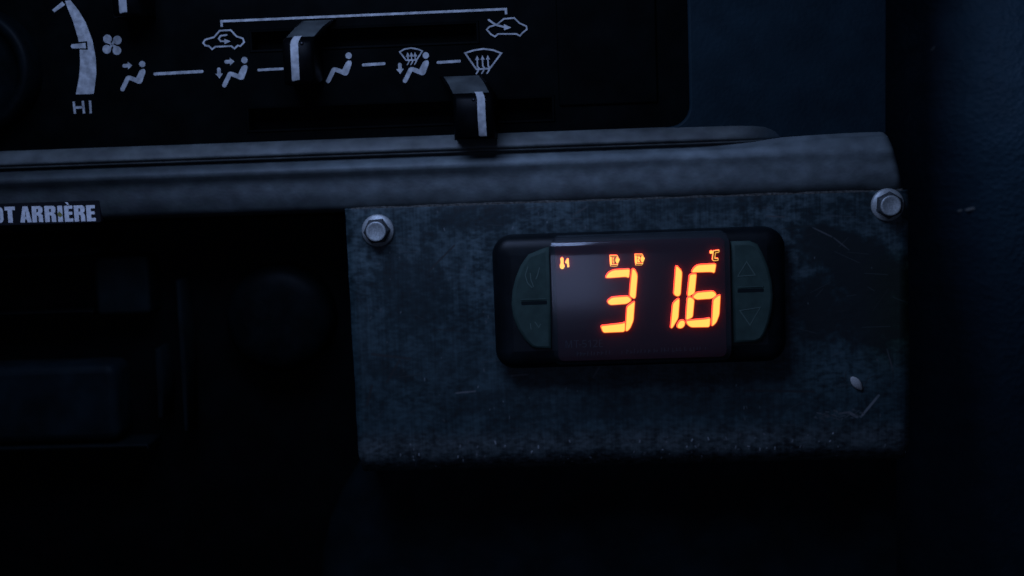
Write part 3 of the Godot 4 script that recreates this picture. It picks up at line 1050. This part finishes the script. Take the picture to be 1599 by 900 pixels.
func build_digits(t: Node3D) -> void:
	var three := put(Node3D.new(), "digit", t, "lit digit 3")
	for s in [[24.29, 2.86, 25.09, 4.18, 26.44, 4.83, 30.69, 4.96, 30.37, 2.56, 29.62, 2.96, 25.05, 2.76],
		[31.19, 5.06, 31.94, 4.81, 32.55, 3.37, 32.44, 2.03, 31.95, -2.37, 31.56, -2.86, 30.32, -2.05, 30.72, 1.7],
		[24.5, -3.22, 25.86, -2.19, 30.06, -2.01, 30.98, -3.11, 29.63, -4.03, 25.24, -4.21],
		[31.7, -3.3, 31.23, -8.33, 30.42, -10.24, 29.63, -11.07, 29.06, -11.05, 29.61, -4.73],
		[22.72, -9.51, 28.35, -9.02, 29.12, -8.73, 28.94, -11.24, 23.32, -11.31]]:
		lamp("segment", [s], three)
	var one := put(Node3D.new(), "digit", t, "lit digit 1")
	for s in [[42.3, 5.28, 42.68, 5.35, 43.87, 3.97, 43.84, 2.82, 43.36, -2.15, 42.59, -2.59, 41.58, -2.02],
		[42.66, -3.01, 43.11, -3.22, 42.66, -8.09, 41.08, -10.67, 40.59, -10.62, 41.34, -4.2]]:
		lamp("segment", [s], one)
	lamp("decimal_point", [[42.24, -10.01, 43.03, -8.68, 43.98, -8.64, 44.42, -9.31, 44.14, -10.26, 43.36, -10.82, 42.42, -10.67]], t)
	var six := put(Node3D.new(), "digit", t, "lit digit 6")
	for s in [[46.13, 3.52, 46.91, 4.83, 47.87, 5.45, 52.59, 5.6, 52.1, 3.14, 51.23, 3.51],
		[45.74, 3.07, 47.56, 3.2, 46.97, -1.8, 45.44, -2.6, 45.06, -2.32],
		[46.27, -2.7, 47.54, -1.59, 51.71, -1.37, 52.64, -2.36, 51.3, -3.35, 47.31, -3.5],
		[45.05, -2.89, 45.81, -2.68, 46.86, -3.41, 46.35, -8.01, 44.55, -8.73],
		[44.55, -8.85, 46.26, -8.7, 49.68, -8.5, 50.83, -8.23, 50.59, -10.65, 45.84, -10.58, 44.91, -9.9],
		[53.51, -2.38, 53.12, -7.45, 52.32, -9.54, 51.08, -10.6, 51.59, -3.55, 52.82, -2.63]]:
		lamp("segment", [s], six)
	# thermometer with a 1, two outlet marks, the degree sign
	lamp("thermometer_icon", [[13.05, 8.1, 13.4, 8.45, 13.75, 8.1, 13.7, 6.9, 14.0, 6.2, 13.75, 5.6, 13.3, 5.5, 12.9, 5.8, 12.85, 6.4, 13.1, 6.9], [14.2, 7.1, 14.75, 8.05, 15.05, 8.05, 15.15, 5.95, 14.8, 5.9, 14.7, 6.8]], t, 0.1)
	for e in 2:
		var o := Vector2(25.62, 8.6) if e == 0 else Vector2(32.0, 8.7)
		var polys := []
		for s in [[0.0, 0.0, 1.8, -0.05, 2.1, -0.45, 0.0, -0.42], [0.0, -0.55, 0.42, -0.55, 0.45, -2.25, 0.04, -2.3], [0.1, -2.4, 0.1, -2.8, 1.7, -2.85, 2.0, -2.42], [1.7, -0.7, 2.05, -0.62, 2.45, -1.2, 1.98, -2.2, 1.6, -1.9, 1.45, -1.3]]:
			var w := []
			for k in range(0, s.size(), 2):
				w.append_array([o.x + s[k], o.y + s[k + 1]])
			polys.append(w)
		var glyph := [0.75, -0.8, 1.0, -0.7, 1.05, -2.05, 0.8, -2.05] if e == 0 else [0.68, -0.75, 1.25, -0.75, 1.2, -1.35, 0.9, -1.5, 0.92, -1.8, 1.25, -1.85, 1.22, -2.05, 0.68, -2.05, 0.68, -1.4, 0.95, -1.2, 0.95, -0.98, 0.68, -0.98]
		var g := []
		for k in range(0, glyph.size(), 2):
			g.append_array([o.x + glyph[k], o.y + glyph[k + 1]])
		polys.append(g)
		lamp("outlet_icon", polys, t, 0.09)
	lamp("celsius_icon", [[51.1, 8.85, 51.4, 9.0, 51.65, 8.75, 51.55, 8.3, 51.2, 8.2, 51.0, 8.5], [51.85, 8.9, 53.35, 9.05, 53.3, 8.5, 52.4, 8.4, 52.2, 7.0, 53.0, 6.95, 53.05, 6.45, 51.9, 6.35, 51.6, 6.7]], t, 0.12)


# ==================================================================== small things
func build_bolts() -> void:
	for e in 2:
		var t := thing("hex_bolt", "zinc hex flange bolt at the plate's upper left corner, below the rail" if e == 0 else "zinc hex flange bolt at the plate's upper right corner, at the end of the rail", "bolt", "flange bolts of the metal plate")
		t.position = (Vector3(-34.6, 16.3, 0.0) if e == 0 else Vector3(97.5, 18.6, 0.0)) * MM
		t.rotation_degrees.z = 4.0 if e == 0 else 26.0
		var st := surf()
		lathe(st, Vector2.ZERO, [[4.1, -0.3], [4.25, 0.15], [4.2, 0.6], [3.95, 0.85], [3.5, 1.05], [2.6, 1.6], [2.0, 1.6]], 48)
		obj("flange", st, M.zinc, t)
		st = surf()
		var hexagon := circle(Vector2.ZERO, 3.45, 6)
		prism(st, hexagon, [[0.0, 0.9], [0.0, 3.0]], false, false)
		# chamfer from the hexagon to a round face, then the shallow dish
		st.set_smooth_group(0)
		var rings := [[-1.0, 3.0], [2.75, 3.9], [0.0, 3.92]]
		for k in rings.size() - 1:
			for i in 48:
				var q := []
				for w in [[k, i], [k, i + 1], [k + 1, i + 1], [k + 1, i]]:
					var a: float = TAU * w[1] / 48.0
					var r: float = rings[w[0]][0]
					if r < 0.0:
						r = 3.45 * cos(PI / 6) / cos(fposmod(a, PI / 3) - PI / 6)
					q.append(Vector3(r * cos(a), r * sin(a), rings[w[0]][1]))
				quad(st, q[3], q[2], q[1], q[0])
		var head := obj("hex_head", st, M.dark_zinc, t)
		st = surf()
		lathe(st, Vector2.ZERO, [[2.62, 3.9], [2.62, 4.12], [2.4, 4.3], [2.1, 4.27], [1.5, 4.05], [0.0, 3.98]], 40)
		obj("round_face", st, M.zinc, head)


func glyph_pieces(ch: String) -> Array:  # heavy condensed capitals on a cell 4 high; each piece a polygon that butts against the next
	match ch:
		"T":
			return [[0, 4, 2.2, 4, 2.2, 3.1, 0, 3.1], [0.62, 3.1, 1.58, 3.1, 1.58, 0, 0.62, 0]]
		"A":
			return [[0.72, 4, 1.78, 4, 1.3, 2.95, 1.22, 2.95], [0, 0, 0.95, 0, 1.08, 0.78, 1.25, 2.95, 0.72, 4], [2.5, 0, 1.55, 0, 1.42, 0.78, 1.25, 2.95, 1.78, 4], [1.05, 0.75, 1.1, 1.4, 1.4, 1.4, 1.45, 0.75]]
		"R":
			return [[0, 0, 0, 4, 0.98, 4, 0.98, 0], [0.98, 4, 1.9, 4, 2.3, 3.6, 2.35, 3.0, 1.4, 3.25, 0.98, 3.3], [2.35, 3.0, 2.3, 2.45, 1.95, 2.15, 0.98, 1.75, 0.98, 2.4, 1.35, 2.5, 1.4, 3.25], [0.98, 1.75, 1.95, 2.15, 2.3, 1.7, 2.36, 0, 1.42, 0, 1.4, 1.5]]
		"I":
			return [[0, 0, 0, 4, 0.98, 4, 0.98, 0]]
		"E", "È":
			var p := [[0, 0, 0, 4, 0.98, 4, 0.98, 0], [0.98, 4, 1.85, 4, 1.85, 3.2, 0.98, 3.2], [0.98, 2.45, 1.75, 2.45, 1.75, 1.7, 0.98, 1.7], [0.98, 0.8, 1.9, 0.8, 1.9, 0, 0.98, 0]]
			if ch == "È":
				p.append([0.3, 4.85, 0.85, 4.85, 1.2, 4.2, 0.8, 4.2])
			return p
	return []


func build_sticker() -> void:
	var t := thing("warning_sticker", "black sticker with white capitals OT ARRIÈRE on the left part of the rail", "sticker")
	var st := surf()
	prism(st, round_rect(-152.0, 20.9, -107.9, 26.7, 0.4, 3), [[0.0, -3.0], [0.0, 0.32], [0.05, 0.36]])
	obj("backing", st, M.sticker, t)
	var z := 0.42
	var x := -133.95
	st = surf()
	var ring_o := round_rect(-136.6, 21.6, -133.95, 25.85, 1.1)
	stroke(st, shrunk(ccw(ring_o), 0.45), 0.9, z, true)
	obj("letter", st, M.letter, t)
	for k in 8:
		var ch := "TARRIÈRE"[k]
		var pos: float = [-133.5, -129.5, -126.2, -122.8, -119.3, -117.5, -114.9, -111.6][k]
		var wide: float = [1.27, 1.25, 1.23, 1.27, 1.33, 1.2, 1.23, 1.26][k]
		st = surf()
		for q in glyph_pieces(ch):
			var w := pv(q)
			for i in w.size():
				w[i] = Vector2(pos + w[i].x * wide, 21.6 + w[i].y * 1.06 - 0.015 * (pos + 134))
			sheet(st, w, z)
		obj("letter", st, M.letter, t)
	st = surf()
	sheet(st, pv([-119.4, 23.4, -118.9, 24.2, -118.4, 23.7, -118.0, 23.1, -118.5, 22.6, -119.2, 22.9]), z + 0.05)
	obj("yellow_spot", st, M.yellow, t)


func build_husk() -> void:
	var st := surf()
	var cols := []
	for k in 17:
		var a := TAU * k / 16
		var col := PackedVector3Array()
		for j in 13:
			var s := j / 12.0
			var r := 1.15 * pow(sin(PI * pow(s, 0.85)), 0.75) if j > 0 and j < 12 else 0.0
			col.append(Vector3(r * cos(a), 2.35 - 4.7 * s, 0.45 * r * sin(a) + 0.3 + 0.25 * cos(PI * (s - 0.5))))
		cols.append(col)
	skin(st, cols)
	var o := obj("seed_husk", st, M.husk)
	o.position = Vector3(89.3, -27.9, 0.15) * MM
	o.rotation_degrees.z = 38.0
	tag(o, "pale oval seed husk stuck to the plate right of and below the controller", "seed husk")
